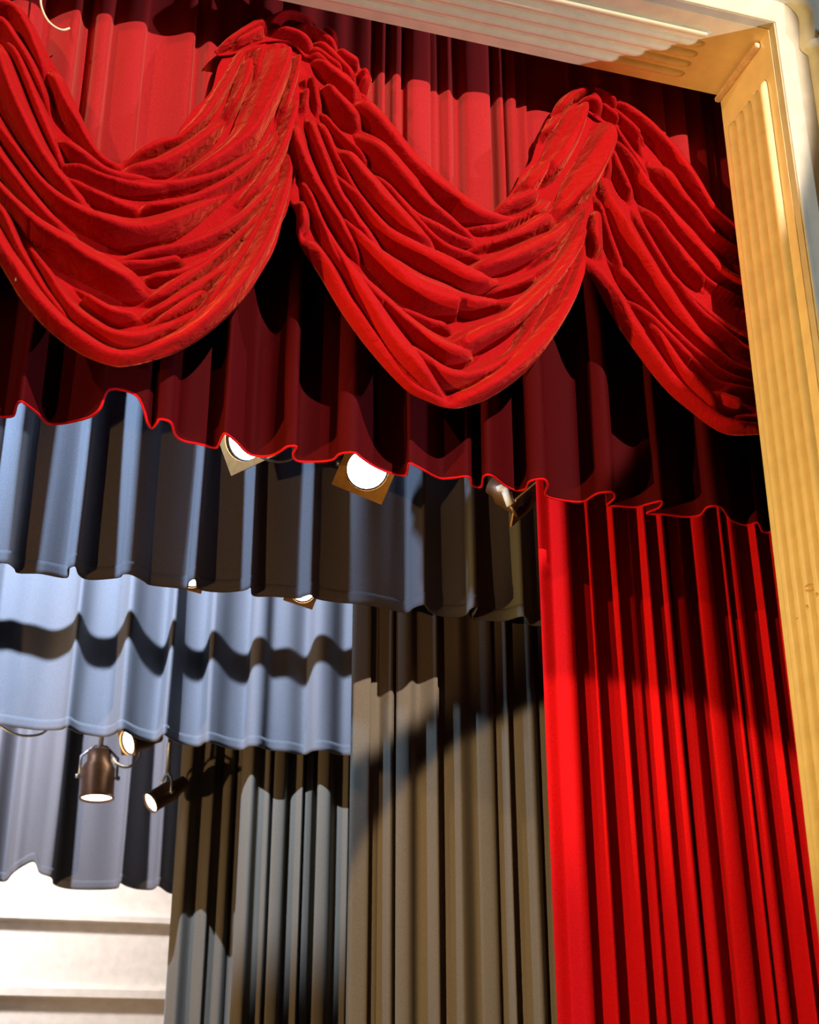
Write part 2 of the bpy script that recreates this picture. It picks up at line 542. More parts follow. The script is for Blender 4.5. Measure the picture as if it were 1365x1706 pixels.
# --- tall legs at the side
def leg_plan(x0, x1, Yc, z, pitch, amp, seed, lead=None):
    r = random.Random(seed)
    pts = list(lead or [])
    x = pts[-1][0] + 0.02 if pts else x0
    s = 1
    while x < x1:
        w = r.uniform(*pitch)
        a = r.uniform(*amp)
        if r.random() < 0.25:
            pts += [(x, Yc + s * a * 0.9, z), (x + w * 0.5, Yc + s * a, z)]
            x += w * 0.5
        else:
            pts.append((x, Yc + s * a, z))
        if r.random() < 0.22:                       # knife fold, doubles back a little
            pts.append((x + 0.012, Yc + s * a * 0.2, z))
            pts.append((x - 0.006, Yc - s * a * 0.5, z))
        x += w
        s = -s
    return pts


red_lead = [(x, y, STAGE_Z + 0.02) for x, y in ((2.555, 6.22), (2.57, 6.21), (2.622, 6.205), (2.634, 6.17), (2.655, 6.12), (2.69, 6.11), (2.708, 6.15), (2.718, 6.24), (2.735, 6.27))]
leg_red = drape('side_curtain', leg_plan(2.55, 4.9, 6.2, STAGE_Z + 0.02, (0.028, 0.075), (0.03, 0.085), 11, red_lead), 5.3 + EYE, 6.2, M['leg_red'], 44, 5, 0.8, 0.010, 0, 0.007, (2.56, 0.06))
tag(leg_red, 'tall scarlet velvet curtain falling in tight pleats beside the cream pillar', 'curtain')
hang(leg_red, 2.5, 4.8, 6.2, 5.3 + EYE)

leg1 = drape('side_curtain', leg_plan(1.855, 4.2, 7.4, STAGE_Z + 0.02, (0.04, 0.085), (0.025, 0.055), 23), 5.3 + EYE, 7.4, M['grey_dark'], 40, 5, 0.9, 0.008)
tag(leg1, 'tall charcoal pleated curtain standing next to the scarlet one', 'curtain', 'charcoal side legs')
hang(leg1, 1.85, 4.2, 7.4, 5.3 + EYE)
leg2 = drape('side_curtain', leg_plan(1.76, 4.0, 10.55, STAGE_Z + 0.02, (0.035, 0.085), (0.03, 0.07), 37), 5.3 + EYE, 10.55, M['grey_dark'], 36, 5, 0.9, 0.008)
tag(leg2, 'charcoal pleated curtain falling from behind the shadow-striped grey border', 'curtain', 'charcoal side legs')
hang(leg2, 1.75, 4.0, 10.55, 5.3 + EYE)
leg3 = drape('side_curtain', leg_plan(1.40, 3.0, 11.5, STAGE_Z + 0.02, (0.035, 0.085), (0.03, 0.07), 53), 5.3 + EYE, 11.5, M['grey_dark'], 36, 5, 0.9, 0.008)
tag(leg3, 'farthest charcoal pleated curtain, edging the bright white back wall', 'curtain', 'charcoal side legs')
hang(leg3, 1.38, 3.0, 11.5, 5.3 + EYE)

# --- upper red curtain behind the swags
def px_plan(rows, Yc, row_y):
    out = []
    for x, d in rows:
        p = at_y(x, row_y(x), Yc)
        out.append((p.x, Yc + d, 4.19 + EYE))
    return out


pel = [(-60 - 22 * k, (-0.04, 0.03, 0.0, -0.045, 0.035)[k % 5]) for k in range(24, 2, -1)] + [(-110, 0.0), (-80, 0.03), (-60, -0.03), (-40, -0.02), (-20, 0.03), (0, 0.02), (20, -0.03), (50, -0.03), (70, 0.04), (90, 0.0), (105, -0.03), (122, -0.05), (128, 0.0), (134, 0.04), (145, 0.05),
       (152, -0.03), (160, -0.06), (175, -0.06), (183, 0.0), (192, -0.01), (215, -0.04), (232, -0.05), (238, -0.03), (243, 0.0), (270, 0.0), (290, -0.02), (310, -0.055), (318, -0.04), (321, 0.03), (330, 0.02),
       (342, -0.03), (355, -0.01), (370, 0.03), (390, -0.02), (410, 0.03), (440, -0.02), (470, 0.03), (500, -0.03), (530, 0.02), (560, -0.02), (580, 0.0), (600, -0.03), (612, -0.03), (622, 0.03),
       (630, -0.04), (637, -0.04), (643, 0.03), (650, 0.0), (655, -0.05), (664, -0.04), (670, 0.03), (676, 0.03), (682, -0.04), (705, -0.05), (714, -0.03), (716, 0.01), (726, 0.0), (733, 0.02), (740, -0.01), (746, -0.03), (753, 0.0),
       (764, 0.02), (772, -0.04), (795, -0.055), (812, -0.04), (817, 0.035), (822, 0.04), (828, -0.04), (834, -0.04), (839, 0.02), (844, -0.05), (854, -0.05), (859, 0.0), (866, 0.0), (876, -0.02), (878, 0.02),
       (900, -0.01), (940, -0.01), (960, 0.03), (985, -0.03), (1010, 0.02), (1040, -0.02), (1064, 0.02), (1085, -0.03), (1107, -0.03), (1110, 0.02), (1125, -0.03), (1140, -0.05), (1144, 0.02), (1160, -0.02), (1173, -0.03), (1176, 0.03),
       (1190, 0.0), (1200, 0.03), (1215, -0.02), (1230, 0.03), (1250, -0.02), (1275, 0.03), (1300, 0.0)]
pelmet = drape('pelmet_curtain', px_plan(pel, 5.53, lambda x: 70 + 0.16 * x), 5.9 + EYE, 5.53, M['pelmet'], 24, 4, 1.0, 0.008, 0, 0.006)
tag(pelmet, 'pleated scarlet velvet pelmet seen above and behind the swags', 'curtain')
hang(pelmet, -2.2, 3.9, 5.54, 5.92 + EYE)

# brass rail peeping out between the swags
rail = tag(link('brass_rail', tube_mesh('brass_rail', [(-2.6, 5.60, 4.225 + EYE), (3.9, 5.60, 4.225 + EYE)], 0.013, 10), M['brass'], None, True),
           'thin brass rail showing in the gap between two scarlet swags', 'rail')
for x in (-2.55, 3.85):
    link('bracket', box_mesh('bracket', ((x - 0.02, 5.59, 4.212 + EYE), (x + 0.02, 5.66, 4.238 + EYE))), M['brass'], rail)


# ------------------------------------------------------------------ swags
PXM = 0.00335        # metres per photo pixel at the swags


def swag(name, top, bottom, ribbons, Ym, nu, nv, seed, voids=(), kh=1.8, base_deep=0.055, belly=0.0, mat=None):
    T = resample(catmull(top, 8), nu)
    B = resample(catmull(bottom, 8), nu)
    v = np.linspace(0, 1, nv)[:, None, None]
    G = T[None] * (1 - v) + B[None] * v                    # photo pixels of each grid point
    gx, gy = G[..., 0], G[..., 1]
    rnd = random.Random(seed)
    H = np.zeros_like(gx)
    uu = np.linspace(0, 1, nu)[None, :]
    vv = np.linspace(0, 1, nv)[:, None]
    for rb in ribbons:
        C = catmull(rb, 6)
        wmax = C[:, 2].max() * 1.6
        sel = (gx > C[:, 0].min() - wmax) & (gx < C[:, 0].max() + wmax) & (gy > C[:, 1].min() - wmax) & (gy < C[:, 1].max() + wmax)
        if not sel.any():
            continue
        x, y = gx[sel], gy[sel]
        n = len(C)
        best = np.full(x.shape, 9e9)
        par = np.zeros(x.shape)
        ww = np.ones(x.shape)
        side = np.zeros(x.shape)
        for i in range(n - 1):
            ax, ay, aw = C[i]
            bx, by, bw = C[i + 1]
            dx, dy = bx - ax, by - ay
            L2 = dx * dx + dy * dy + 1e-9
            t = np.clip(((x - ax) * dx + (y - ay) * dy) / L2, 0, 1)
            w = np.maximum(1.5, aw + (bw - aw) * t)
            qx, qy = x - ax - dx * t, y - ay - dy * t
            d = np.sqrt(qx ** 2 + qy ** 2) / (w * 0.95)
            m = d < best
            best[m] = d[m]
            par[m] = ((i + t) / (n - 1))[m]
            ww[m] = w[m]
            side[m] = (np.sign(dx * qy - dy * qx) * d)[m]
        s = side * (1 if C[-1, 0] > C[0, 0] else -1)       # + below the fold's axis
        inside = best < 1
        tt = np.clip(np.sign(s) * best, -1, 1)
        br = 0.62
        up_ = np.clip((tt + 1) / (1 + br), 0, 1)
        prof = np.where(tt < br, 0.18 + 0.82 * up_ * (1.35 - 0.35 * up_), np.sqrt(np.clip(1 - ((tt - br) / (1 - br)) ** 2, 0, 1)))
        prof = np.where(inside, prof, 0.0)                  # cowl folds: hang furthest forward at the lower lip
        ends = np.clip(np.minimum(par, 1 - par) / 0.22, 0, 1)
        ends = ends * (2 - ends)
        h = np.minimum(ww * PXM * kh + 0.040, 0.17) * prof * (0.12 + 0.88 * ends) + rnd.uniform(-0.004, 0.016) * np.clip(prof * 3, 0, 1) * ends
        # shallow secondary creases running along the fold
        f1, f2 = rnd.uniform(2.2, 4.2), rnd.uniform(0, 6.28)
        h += 0.004 * np.sin(s * f1 * 1.7 + f2 + 5 * par) * (prof > 0.25) * np.clip(ww / 12, 0.3, 1.5)
        H[sel] = np.maximum(H[sel], h)
    # deep pockets between the folds
    for vd in voids:
        C = catmull(vd, 5)
        dmin = np.full(gx.shape, 9e9)
        for cx, cy, cw in C:
            dmin = np.minimum(dmin, ((gx - cx) ** 2 + (gy - cy) ** 2) / max(cw, 1.5) ** 2)
        m = np.clip(1.6 * (1 - dmin), 0, 1)
        H = H * (1 - m) + 0.0 * m
    # wandering crumple
    crump = 0.004 * np.sin(gx * 0.045 + 2.2 * np.sin(gy * 0.021 + seed)) * np.sin(gy * 0.06 + 1.9 * np.sin(gx * 0.027 + 0.7 * seed))
    for _ in range(1):
        K = H.copy()
        K[1:-1, 1:-1] = (4 * H[1:-1, 1:-1] + 2 * (H[:-2, 1:-1] + H[2:, 1:-1] + H[1:-1, :-2] + H[1:-1, 2:])
                         + H[:-2, :-2] + H[2:, :-2] + H[:-2, 2:] + H[2:, 2:]) / 16
        H = K
    H = H + crump * (H > 0.004)
    m = max(6, int(nv * 0.035))                             # soft rolled edge along the hem
    ref = np.maximum(H[-m - 1], 0.03)
    ref = np.convolve(np.pad(ref, 4, mode='edge'), np.ones(9) / 9, mode='valid')
    for i in range(m):
        t = (i + 1) / m
        H[-m + i] = (1 - t) * H[-m + i] + t * ref * 0.6
    H[-3:] = H[-3:] * np.array([0.85, 0.6, 0.3])[:, None]
    bulge = belly * np.sin(math.pi * uu) ** 1.2 * np.sin(math.pi * np.clip(vv, 0, 1) * 0.8)
    Y = Ym + 0.07 - H - bulge
    # project outline points onto the swag's own upright plane
    dx = (gx - 682.5) / F_PX
    dy = (853.0 - gy) / F_PX
    up = dy * math.cos(PITCH) + math.sin(PITCH)
    fw = math.cos(PITCH) - dy * math.sin(PITCH)
    rx = fw * math.sin(YAW) + dx * math.cos(YAW)
    ry = fw * math.cos(YAW) - dx * math.sin(YAW)
    k = (Ym - 0.01) / ry
    V = np.stack([rx * k, Y, up * k + EYE], -1)
    o = link(name, grid_mesh(name, V), mat or M['swag'], None, True)
    solidify(o, 0.006, -1.0)
    return o


s1_top = [(-70, -30), (-20, -10), (30, -8), (57, 25), (77, 66), (95, 95), (116, 130), (141, 185), (154, 209), (165, 244), (195, 260), (225, 245), (264, 229), (292, 216), (322, 171), (355, 136),
          (368, 92), (385, 70), (410, 62), (440, 50), (470, 44), (497, 62), (504, 85)]
s1_bot = [(-130, 150), (-90, 250), (-50, 330), (0, 423), (24, 465), (40, 491), (77, 533), (132, 575), (187, 596), (220, 596), (264, 586), (300, 573), (349, 544), (404, 493), (439, 441), (461, 399),
          (472, 359), (479, 344), (490, 300), (486, 253), (488, 210), (499, 160)]
s1_rib = [
    [(-40, -10, 14), (20, 5, 10), (50, 45, 11), (66, 82, 11), (82, 115, 9)],
    [(-30, 20, 9), (5, 30, 8), (30, 65, 9), (55, 105, 9), (70, 140, 8), (86, 172, 7)],
    [(85, 100, 9), (100, 135, 14), (115, 170, 14), (133, 200, 12), (150, 232, 9), (175, 258, 7), (205, 266, 6)],
    [(94, 222, 9), (120, 243, 14), (150, 262, 12), (185, 282, 9), (230, 290, 8), (270, 293, 6)],
    [(98, 262, 5), (140, 275, 7), (180, 293, 7), (225, 305, 9), (265, 308, 8), (300, 300, 6)],
    [(205, 262, 6), (235, 245, 10), (270, 232, 10), (300, 222, 9), (335, 190, 10), (360, 155, 10), (385, 115, 9), (405, 80, 8), (440, 58, 8)],
    [(190, 285, 6), (225, 278, 12), (270, 268, 16), (310, 246, 16), (345, 220, 14), (375, 188, 9)],
    [(375, 190, 7), (395, 155, 11), (408, 120, 14), (413, 88, 10)],
    [(425, 130, 5), (432, 95, 8), (440, 68, 8)],
    [(300, 288, 10), (335, 275, 15), (375, 252, 18), (405, 226, 22), (424, 190, 26), (443, 150, 27), (461, 105, 26), (470, 66, 18)],
    [(497, 80, 7), (492, 110, 8), (480, 155, 7), (468, 190, 6)],
    [(200, 290, 6), (240, 300, 8), (280, 303, 9), (320, 298, 9), (365, 285, 9), (405, 262, 9), (440, 236, 7)],
    [(300, 325, 6), (340, 318, 9), (380, 300, 10), (415, 275, 10), (445, 245, 9), (466, 205, 7)],
    [(395, 335, 8), (430, 302, 11), (455, 265, 12), (471, 230, 13), (483, 190, 12), (493, 152, 10)],
    [(-10, 60, 12), (5, 90, 14), (20, 140, 18), (40, 190, 18), (65, 240, 16), (95, 285, 14), (125, 318, 12), (165, 345, 10)],
    [(12, 50, 8), (35, 95, 9), (55, 145, 11), (75, 195, 11), (95, 240, 8), (110, 272, 6)],
    [(100, 285, 5), (135, 305, 8), (175, 325, 9), (215, 340, 7), (238, 346, 5)],
    [(230, 345, 5), (255, 338, 8), (290, 335, 9), (330, 322, 8), (360, 312, 6)],
    [(-40, 130, 14), (0, 200, 10), (40, 260, 9), (70, 300, 10), (100, 328, 12), (135, 350, 15), (175, 370, 20), (220, 380, 25), (265, 374, 24), (310, 354, 18), (350, 328, 11), (385, 305, 8)],
    [(-50, 170, 14), (-10, 240, 12), (25, 290, 12), (60, 335, 12), (95, 370, 10), (130, 384, 6)],
    [(-50, 220, 12), (-15, 290, 12), (10, 320, 12), (35, 346, 14), (65, 375, 17), (105, 402, 20), (150, 430, 24), (195, 455, 24), (230, 474, 18), (252, 482, 8)],
    [(195, 424, 5), (245, 415, 9), (290, 408, 9), (335, 395, 10), (375, 375, 10), (410, 350, 9), (440, 318, 9), (460, 285, 8)],
    [(175, 432, 5), (240, 434, 7), (280, 428, 7), (308, 424, 5)],
    [(240, 455, 5), (270, 454, 8), (300, 450, 8), (330, 436, 8), (358, 416, 6)],
    [(235, 492, 6), (270, 482, 12), (305, 460, 12), (340, 435, 9), (370, 412, 8), (400, 385, 8), (430, 355, 7), (452, 320, 7)],
    [(230, 522, 7), (270, 505, 10), (310, 482, 12), (345, 460, 11), (372, 443, 8), (400, 408, 7)],
    [(255, 534, 6), (295, 511, 10), (325, 490, 9), (347, 476, 6)],
    [(125, 470, 5), (160, 500, 9), (195, 518, 10), (235, 520, 7)],
    [(50, 390, 5), (68, 425, 8), (92, 465, 12), (118, 505, 14), (150, 535, 16), (190, 556, 16), (225, 560, 16), (260, 548, 12), (295, 530, 9), (325, 508, 7)],
    [(-60, 290, 20), (-18, 365, 21), (12, 418, 20), (36, 456, 20), (66, 498, 19), (100, 532, 18), (140, 562, 16), (185, 582, 12), (220, 584, 11), (260, 572, 12), (300, 556, 14), (340, 530, 18),
     (375, 495, 20), (405, 455, 20), (430, 410, 20), (450, 365, 18), (466, 325, 14), (478, 290, 10), (485, 255, 8), (489, 215, 7)],
    [(-15, 310, 8), (10, 355, 9), (30, 400, 8), (52, 440, 8), (78, 480, 8), (105, 515, 8), (135, 545, 8)],
    [(462, 300, 8), (450, 330, 9), (432, 365, 9), (410, 405, 9), (385, 445, 9), (360, 480, 8), (335, 515, 8)],
]
s1_void = [[(100, 270, 6), (135, 290, 9), (175, 308, 10), (212, 318, 7)], [(88, 188, 5), (105, 200, 8), (125, 214, 8), (148, 240, 5)],
           [(145, 328, 5), (180, 342, 7), (213, 352, 5)], [(50, 382, 4), (75, 422, 8), (105, 458, 9), (140, 486, 7)]]
swag1 = swag('velvet_swag', s1_top, s1_bot, s1_rib, 5.355, 330, 330, 3, s1_void)
tag(swag1, 'wide scarlet velvet swag with a pale cord hanging at its upper end', 'curtain swag', 'draped swags on the pelmet')

s2_top = [(508, 60), (520, 66), (540, 74), (565, 98), (589, 126), (622, 155), (659, 207), (712, 262), (756, 300), (813, 338), (826, 346), (850, 319), (866, 298), (878, 272), (893, 255), (903, 226),
          (921, 184), (948, 152), (962, 139), (984, 138), (1006, 154), (1022, 182)]
s2_bot = [(494, 180), (486, 215), (488, 245), (497, 268), (494, 295), (489, 318), (500, 345), (503, 385), (534, 440), (578, 513), (622, 572), (677, 632), (710, 653), (754, 667), (790, 664), (828, 649), (872, 618),
          (907, 581), (938, 535), (964, 480), (971, 436), (976, 390), (986, 335), (1008, 292), (1026, 235), (1026, 195)]
s2_rib = [
    [(528, 85, 7), (550, 110, 10), (570, 126, 10), (590, 145, 12), (600, 160, 12)],
    [(515, 75, 7), (535, 82, 6), (556, 98, 7), (580, 118, 7)],
    [(598, 158, 15), (615, 175, 18), (648, 215, 20), (690, 270, 22), (735, 310, 22), (780, 340, 18), (822, 357, 12), (860, 356, 8), (900, 335, 6)],
    [(640, 185, 5), (648, 200, 8), (646, 215, 6)],
    [(822, 349, 7), (850, 333, 11), (880, 322, 13), (896, 314, 9)],
    [(870, 318, 7), (886, 298, 14), (900, 280, 13), (910, 262, 8)],
    [(775, 372, 5), (820, 372, 6), (860, 362, 7), (900, 342, 7), (922, 318, 6)],
    [(608, 208, 14), (640, 250, 20), (680, 300, 22), (715, 340, 18), (750, 364, 13), (780, 385, 10), (805, 397, 7)],
    [(640, 285, 6), (690, 350, 8), (735, 378, 10), (775, 396, 8), (805, 400, 5)],
    [(560, 235, 8), (585, 262, 14), (615, 302, 18), (650, 345, 20), (690, 385, 18), (715, 402, 12), (735, 416, 6)],
    [(625, 275, 6), (660, 320, 7), (700, 368, 8), (735, 402, 8), (770, 418, 7), (815, 420, 5)],
    [(555, 270, 7), (585, 310, 10), (612, 345, 12), (645, 385, 14), (690, 414, 18), (735, 437, 20), (785, 462, 20), (815, 466, 13), (850, 455, 7)],
    [(575, 345, 8), (600, 385, 12), (640, 430, 18), (690, 470, 26), (735, 490, 28), (780, 502, 20), (830, 500, 11), (870, 490, 7)],
    [(545, 135, 8), (560, 160, 14), (580, 180, 15), (606, 203, 10)],
    [(503, 198, 10), (500, 225, 14), (512, 265, 14), (535, 310, 12), (560, 350, 11), (585, 390, 9), (610, 425, 7)],
    [(522, 185, 9), (528, 215, 10), (545, 260, 12), (565, 310, 11), (590, 350, 11), (620, 390, 10), (650, 420, 8)],
    [(540, 190, 6), (552, 225, 8), (572, 270, 8), (600, 320, 9), (630, 365, 9), (655, 395, 8)],
    [(508, 120, 4), (512, 150, 5), (508, 178, 5)],
    [(525, 115, 5), (530, 145, 6), (536, 175, 6)],
    [(540, 175, 4), (560, 205, 6), (590, 235, 7), (620, 262, 5)],
    [(497, 328, 8), (510, 350, 9), (508, 380, 10)],
    [(508, 285, 5), (525, 335, 7), (545, 380, 7), (565, 425, 7), (590, 465, 6)],
    [(572, 420, 6), (600, 455, 10), (640, 495, 14), (680, 535, 18), (715, 565, 22), (755, 582, 24), (790, 575, 18)],
    [(655, 505, 5), (690, 522, 8), (720, 535, 9), (760, 540, 7)],
    [(985, 340, 9), (960, 400, 13), (925, 455, 15), (885, 497, 17), (845, 532, 19), (800, 555, 22), (765, 572, 22), (735, 585, 14)],
    [(512, 385, 12), (535, 420, 14), (560, 465, 15), (590, 515, 16), (625, 562, 14), (665, 608, 12), (705, 642, 10), (755, 657, 9)],
    [(535, 350, 7), (545, 375, 8), (570, 420, 11), (600, 470, 17), (640, 535, 23), (680, 588, 24), (720, 632, 16), (750, 650, 9)],
    [(655, 545, 8), (690, 580, 14), (725, 612, 16), (760, 625, 16), (800, 617, 14), (838, 598, 11), (862, 578, 8), (880, 545, 8), (905, 500, 8), (930, 455, 7)],
    [(790, 632, 5), (825, 615, 8), (850, 595, 7)],
    [(975, 370, 8), (962, 430, 14), (945, 490, 18), (915, 545, 22), (875, 590, 24), (835, 625, 19), (795, 648, 13), (755, 656, 11)],
    [(890, 560, 5), (910, 525, 9), (928, 490, 9), (945, 450, 9), (962, 405, 7)],
    [(1012, 190, 12), (1004, 230, 20), (987, 270, 24), (966, 305, 24), (942, 338, 14), (922, 360, 10)],
    [(1020, 205, 6), (1020, 240, 8), (1008, 275, 8)],
    [(965, 165, 14), (955, 195, 22), (940, 235, 22), (920, 270, 18), (902, 290, 11)],
    [(985, 150, 9), (1000, 165, 9), (1006, 180, 7)],
    [(930, 185, 5), (925, 200, 7), (908, 218, 6)],
    [(775, 412, 5), (805, 402, 7), (840, 392, 10), (875, 378, 14), (905, 362, 16), (932, 358, 12)],
    [(780, 445, 7), (805, 440, 14), (850, 425, 18), (895, 405, 18), (930, 385, 13), (958, 350, 8)],
    [(815, 482, 5), (840, 475, 7), (870, 465, 9), (897, 453, 10)],
    [(975, 325, 4), (955, 365, 6), (925, 405, 6), (885, 432, 5)],
    [(985, 330, 4), (968, 375, 6), (938, 422, 6), (902, 448, 5)],
]
s2_void = [[(765, 515, 6), (790, 524, 11), (820, 518, 10), (852, 505, 5)], [(700, 312, 5), (725, 330, 7), (758, 345, 5)], [(780, 374, 5), (815, 386, 8), (850, 376, 7), (890, 353, 5)],
           [(640, 510, 4), (670, 547, 7), (705, 582, 7), (742, 606, 5)], [(495, 132, 6), (512, 136, 7)]]
swag2 = swag('velvet_swag', s2_top, s2_bot, s2_rib, 5.36, 330, 330, 5, s2_void)
tag(swag2, 'scarlet velvet swag gathered at both knots, hanging between two other swags', 'curtain swag', 'draped swags on the pelmet')

s3_top = [(1010, 150), (1024, 152), (1055, 168), (1085, 192), (1121, 225), (1150, 258), (1166, 290), (1174, 318), (1189, 336), (1226, 353), (1262, 362), (1330, 372)]
s3_bot = [(1012, 240), (1014, 275), (1003, 300), (992, 325), (984, 365), (982, 410), (986, 435), (1002, 462), (1028, 515), (1064, 569), (1112, 631), (1156, 671), (1215, 711), (1270, 713), (1330, 708), (1400, 690)]
s3_rib = [
    [(1005, 148, 6), (1025, 160, 9), (1060, 185, 10), (1095, 215, 12), (1130, 255, 13), (1160, 300, 14), (1190, 345, 12), (1225, 375, 12), (1255, 385, 10), (1320, 388, 10)],
    [(1015, 172, 5), (1035, 188, 6), (1062, 215, 8), (1085, 243, 8)],
    [(1096, 262, 10), (1115, 292, 15), (1140, 328, 13), (1165, 355, 10), (1190, 385, 8), (1220, 410, 8), (1260, 425, 8), (1330, 430, 8)],
    [(1022, 195, 6), (1040, 225, 7), (1065, 265, 8), (1090, 305, 8)],
    [(1028, 212, 8), (1045, 242, 9), (1062, 277, 11), (1085, 316, 13), (1112, 350, 15), (1142, 385, 16), (1175, 420, 14), (1205, 450, 12), (1235, 465, 10), (1270, 470, 8), (1330, 470, 8)],
    [(1022, 235, 6), (1032, 265, 8), (1046, 297, 9), (1060, 320, 7)],
    [(1082, 332, 9), (1098, 365, 12), (1120, 400, 13), (1148, 435, 14), (1175, 460, 11), (1210, 482, 9), (1260, 505, 9), (1330, 515, 9)],
    [(1068, 340, 7), (1078, 380, 8), (1095, 415, 8), (1120, 455, 8), (1150, 490, 9), (1185, 520, 9), (1220, 545, 8), (1260, 560, 8), (1330, 566, 8)],
    [(1014, 280, 8), (1020, 325, 16), (1040, 370, 20), (1065, 412, 20), (1090, 450, 18), (1120, 495, 17), (1150, 535, 15), (1185, 572, 12), (1220, 600, 10), (1260, 613, 9), (1330, 615, 9)],
    [(1100, 432, 6), (1135, 475, 8), (1165, 510, 8), (1195, 535, 8), (1225, 560, 7), (1260, 580, 8), (1330, 588, 8)],
    [(1030, 420, 9), (1050, 455, 10), (1080, 495, 10), (1110, 530, 10), (1140, 562, 10), (1175, 592, 9), (1210, 617, 8), (1260, 632, 8), (1330, 636, 8)],
    [(1062, 490, 5), (1090, 525, 7), (1120, 560, 8), (1150, 590, 8), (1180, 615, 7), (1210, 636, 7), (1260, 646, 7), (1330, 650, 7)],
    [(1085, 515, 5), (1105, 560, 9), (1125, 595, 12), (1150, 630, 15), (1180, 662, 13), (1205, 685, 9)],
    [(986, 415, 8), (1005, 450, 10), (1030, 490, 13), (1060, 540, 13), (1095, 590, 12), (1130, 635, 12), (1165, 665, 12), (1205, 695, 11), (1240, 703, 9), (1280, 704, 9), (1340, 698, 9)],
    [(1185, 652, 9), (1215, 664, 14), (1240, 672, 9)],
    [(1225, 690, 5), (1250, 688, 7), (1330, 680, 8)],
    [(1016, 215, 5), (1019, 250, 6), (1021, 285, 6)],
    [(1001, 345, 8), (997, 385, 13), (1002, 420, 10)],
    [(1003, 318, 5), (1014, 370, 6), (1030, 415, 6), (1046, 460, 6)],
]
s3_void = [[(1070, 225, 6), (1085, 240, 9), (1100, 250, 6)], [(1155, 600, 5), (1180, 622, 9), (1210, 642, 7)], [(1160, 444, 5), (1195, 482, 9), (1235, 502, 9), (1300, 506, 9)]]
swag3 = swag('velvet_swag', s3_top, s3_bot, s3_rib, 5.365, 260, 300, 9, s3_void)
tag(swag3, 'scarlet velvet swag partly hidden behind the cream fluted pillar', 'curtain swag', 'draped swags on the pelmet')

pin_p = at_y(25, 463, 5.33)
link('safety_pin', tube_mesh('safety_pin', [pin_p + Vector((0, 0, 0.02)), pin_p + Vector((0.008, -0.008, 0.004)), pin_p + Vector((0.004, 0, -0.016))], 0.0045, 6), M['alloy'], swag1, True)

# gathered headings where two swags meet
k1_top = [(362, 68), (385, 46), (410, 34), (434, 22), (462, 13), (492, 8), (516, 16), (538, 32), (564, 52), (590, 82), (612, 104), (622, 120)]
k1_bot = [(366, 76), (390, 74), (412, 66), (436, 56), (464, 52), (494, 62), (512, 78), (526, 84), (548, 100), (572, 122), (600, 140), (616, 150)]
k1_rib = [[(366, 70, 4), (395, 52, 8), (428, 34, 10), (448, 32, 8)], [(392, 66, 5), (420, 52, 8), (440, 40, 7)],
          [(450, 22, 8), (480, 16, 9), (505, 22, 9), (530, 36, 8)], [(458, 38, 7), (488, 46, 10), (510, 58, 10), (524, 72, 7)],
          [(490, 34, 6), (520, 42, 8), (548, 58, 8), (566, 72, 6)], [(540, 40, 6), (556, 52, 8), (562, 62, 6)],
          [(528, 58, 6), (552, 78, 8), (575, 100, 8), (598, 126, 8)], [(564, 76, 7), (585, 92, 9), (602, 100, 7)], [(520, 76, 5), (540, 92, 7), (566, 116, 8), (596, 138, 8)],
          [(604, 112, 8), (614, 124, 9), (610, 142, 8)]]
heading1 = swag('gathered_heading', k1_top, k1_bot, k1_rib, 5.34, 150, 60, 13)
heading1.parent = swag2
k2_top = [(925, 178), (940, 155), (958, 140), (980, 134), (1004, 142), (1030, 156), (1052, 170)]
k2_bot = [(935, 195), (948, 182), (966, 166), (986, 172), (1006, 186), (1026, 196), (1046, 200)]
k2_rib = [[(930, 182, 5), (945, 162, 8), (965, 148, 9), (985, 145, 8)], [(972, 158, 6), (990, 158, 8), (1003, 168, 8), (1004, 180, 6)],
          [(985, 140, 5), (1008, 150, 6), (1035, 168, 7)], [(1005, 165, 5), (1020, 178, 6), (1038, 192, 6)], [(950, 178, 5), (970, 164, 6)]]
heading2 = swag('gathered_heading', k2_top, k2_bot, k2_rib, 5.345, 90, 50, 17)
heading2.parent = swag3

# cord hanging at the top of the wide swag
cp = [(72, -40), (69, -10), (68, 5), (73, 22), (82, 37), (95, 47), (106, 50), (116, 47)]
C = catmull([tuple(at_y(x, y, 5.36)) for x, y in cp], 6)
tag(link('cord', tube_mesh('cord', [tuple(p) for p in C], 0.0055, 8), M['rope'], None, True), 'pale loose cord curling down over the top of the wide swag', 'cord')


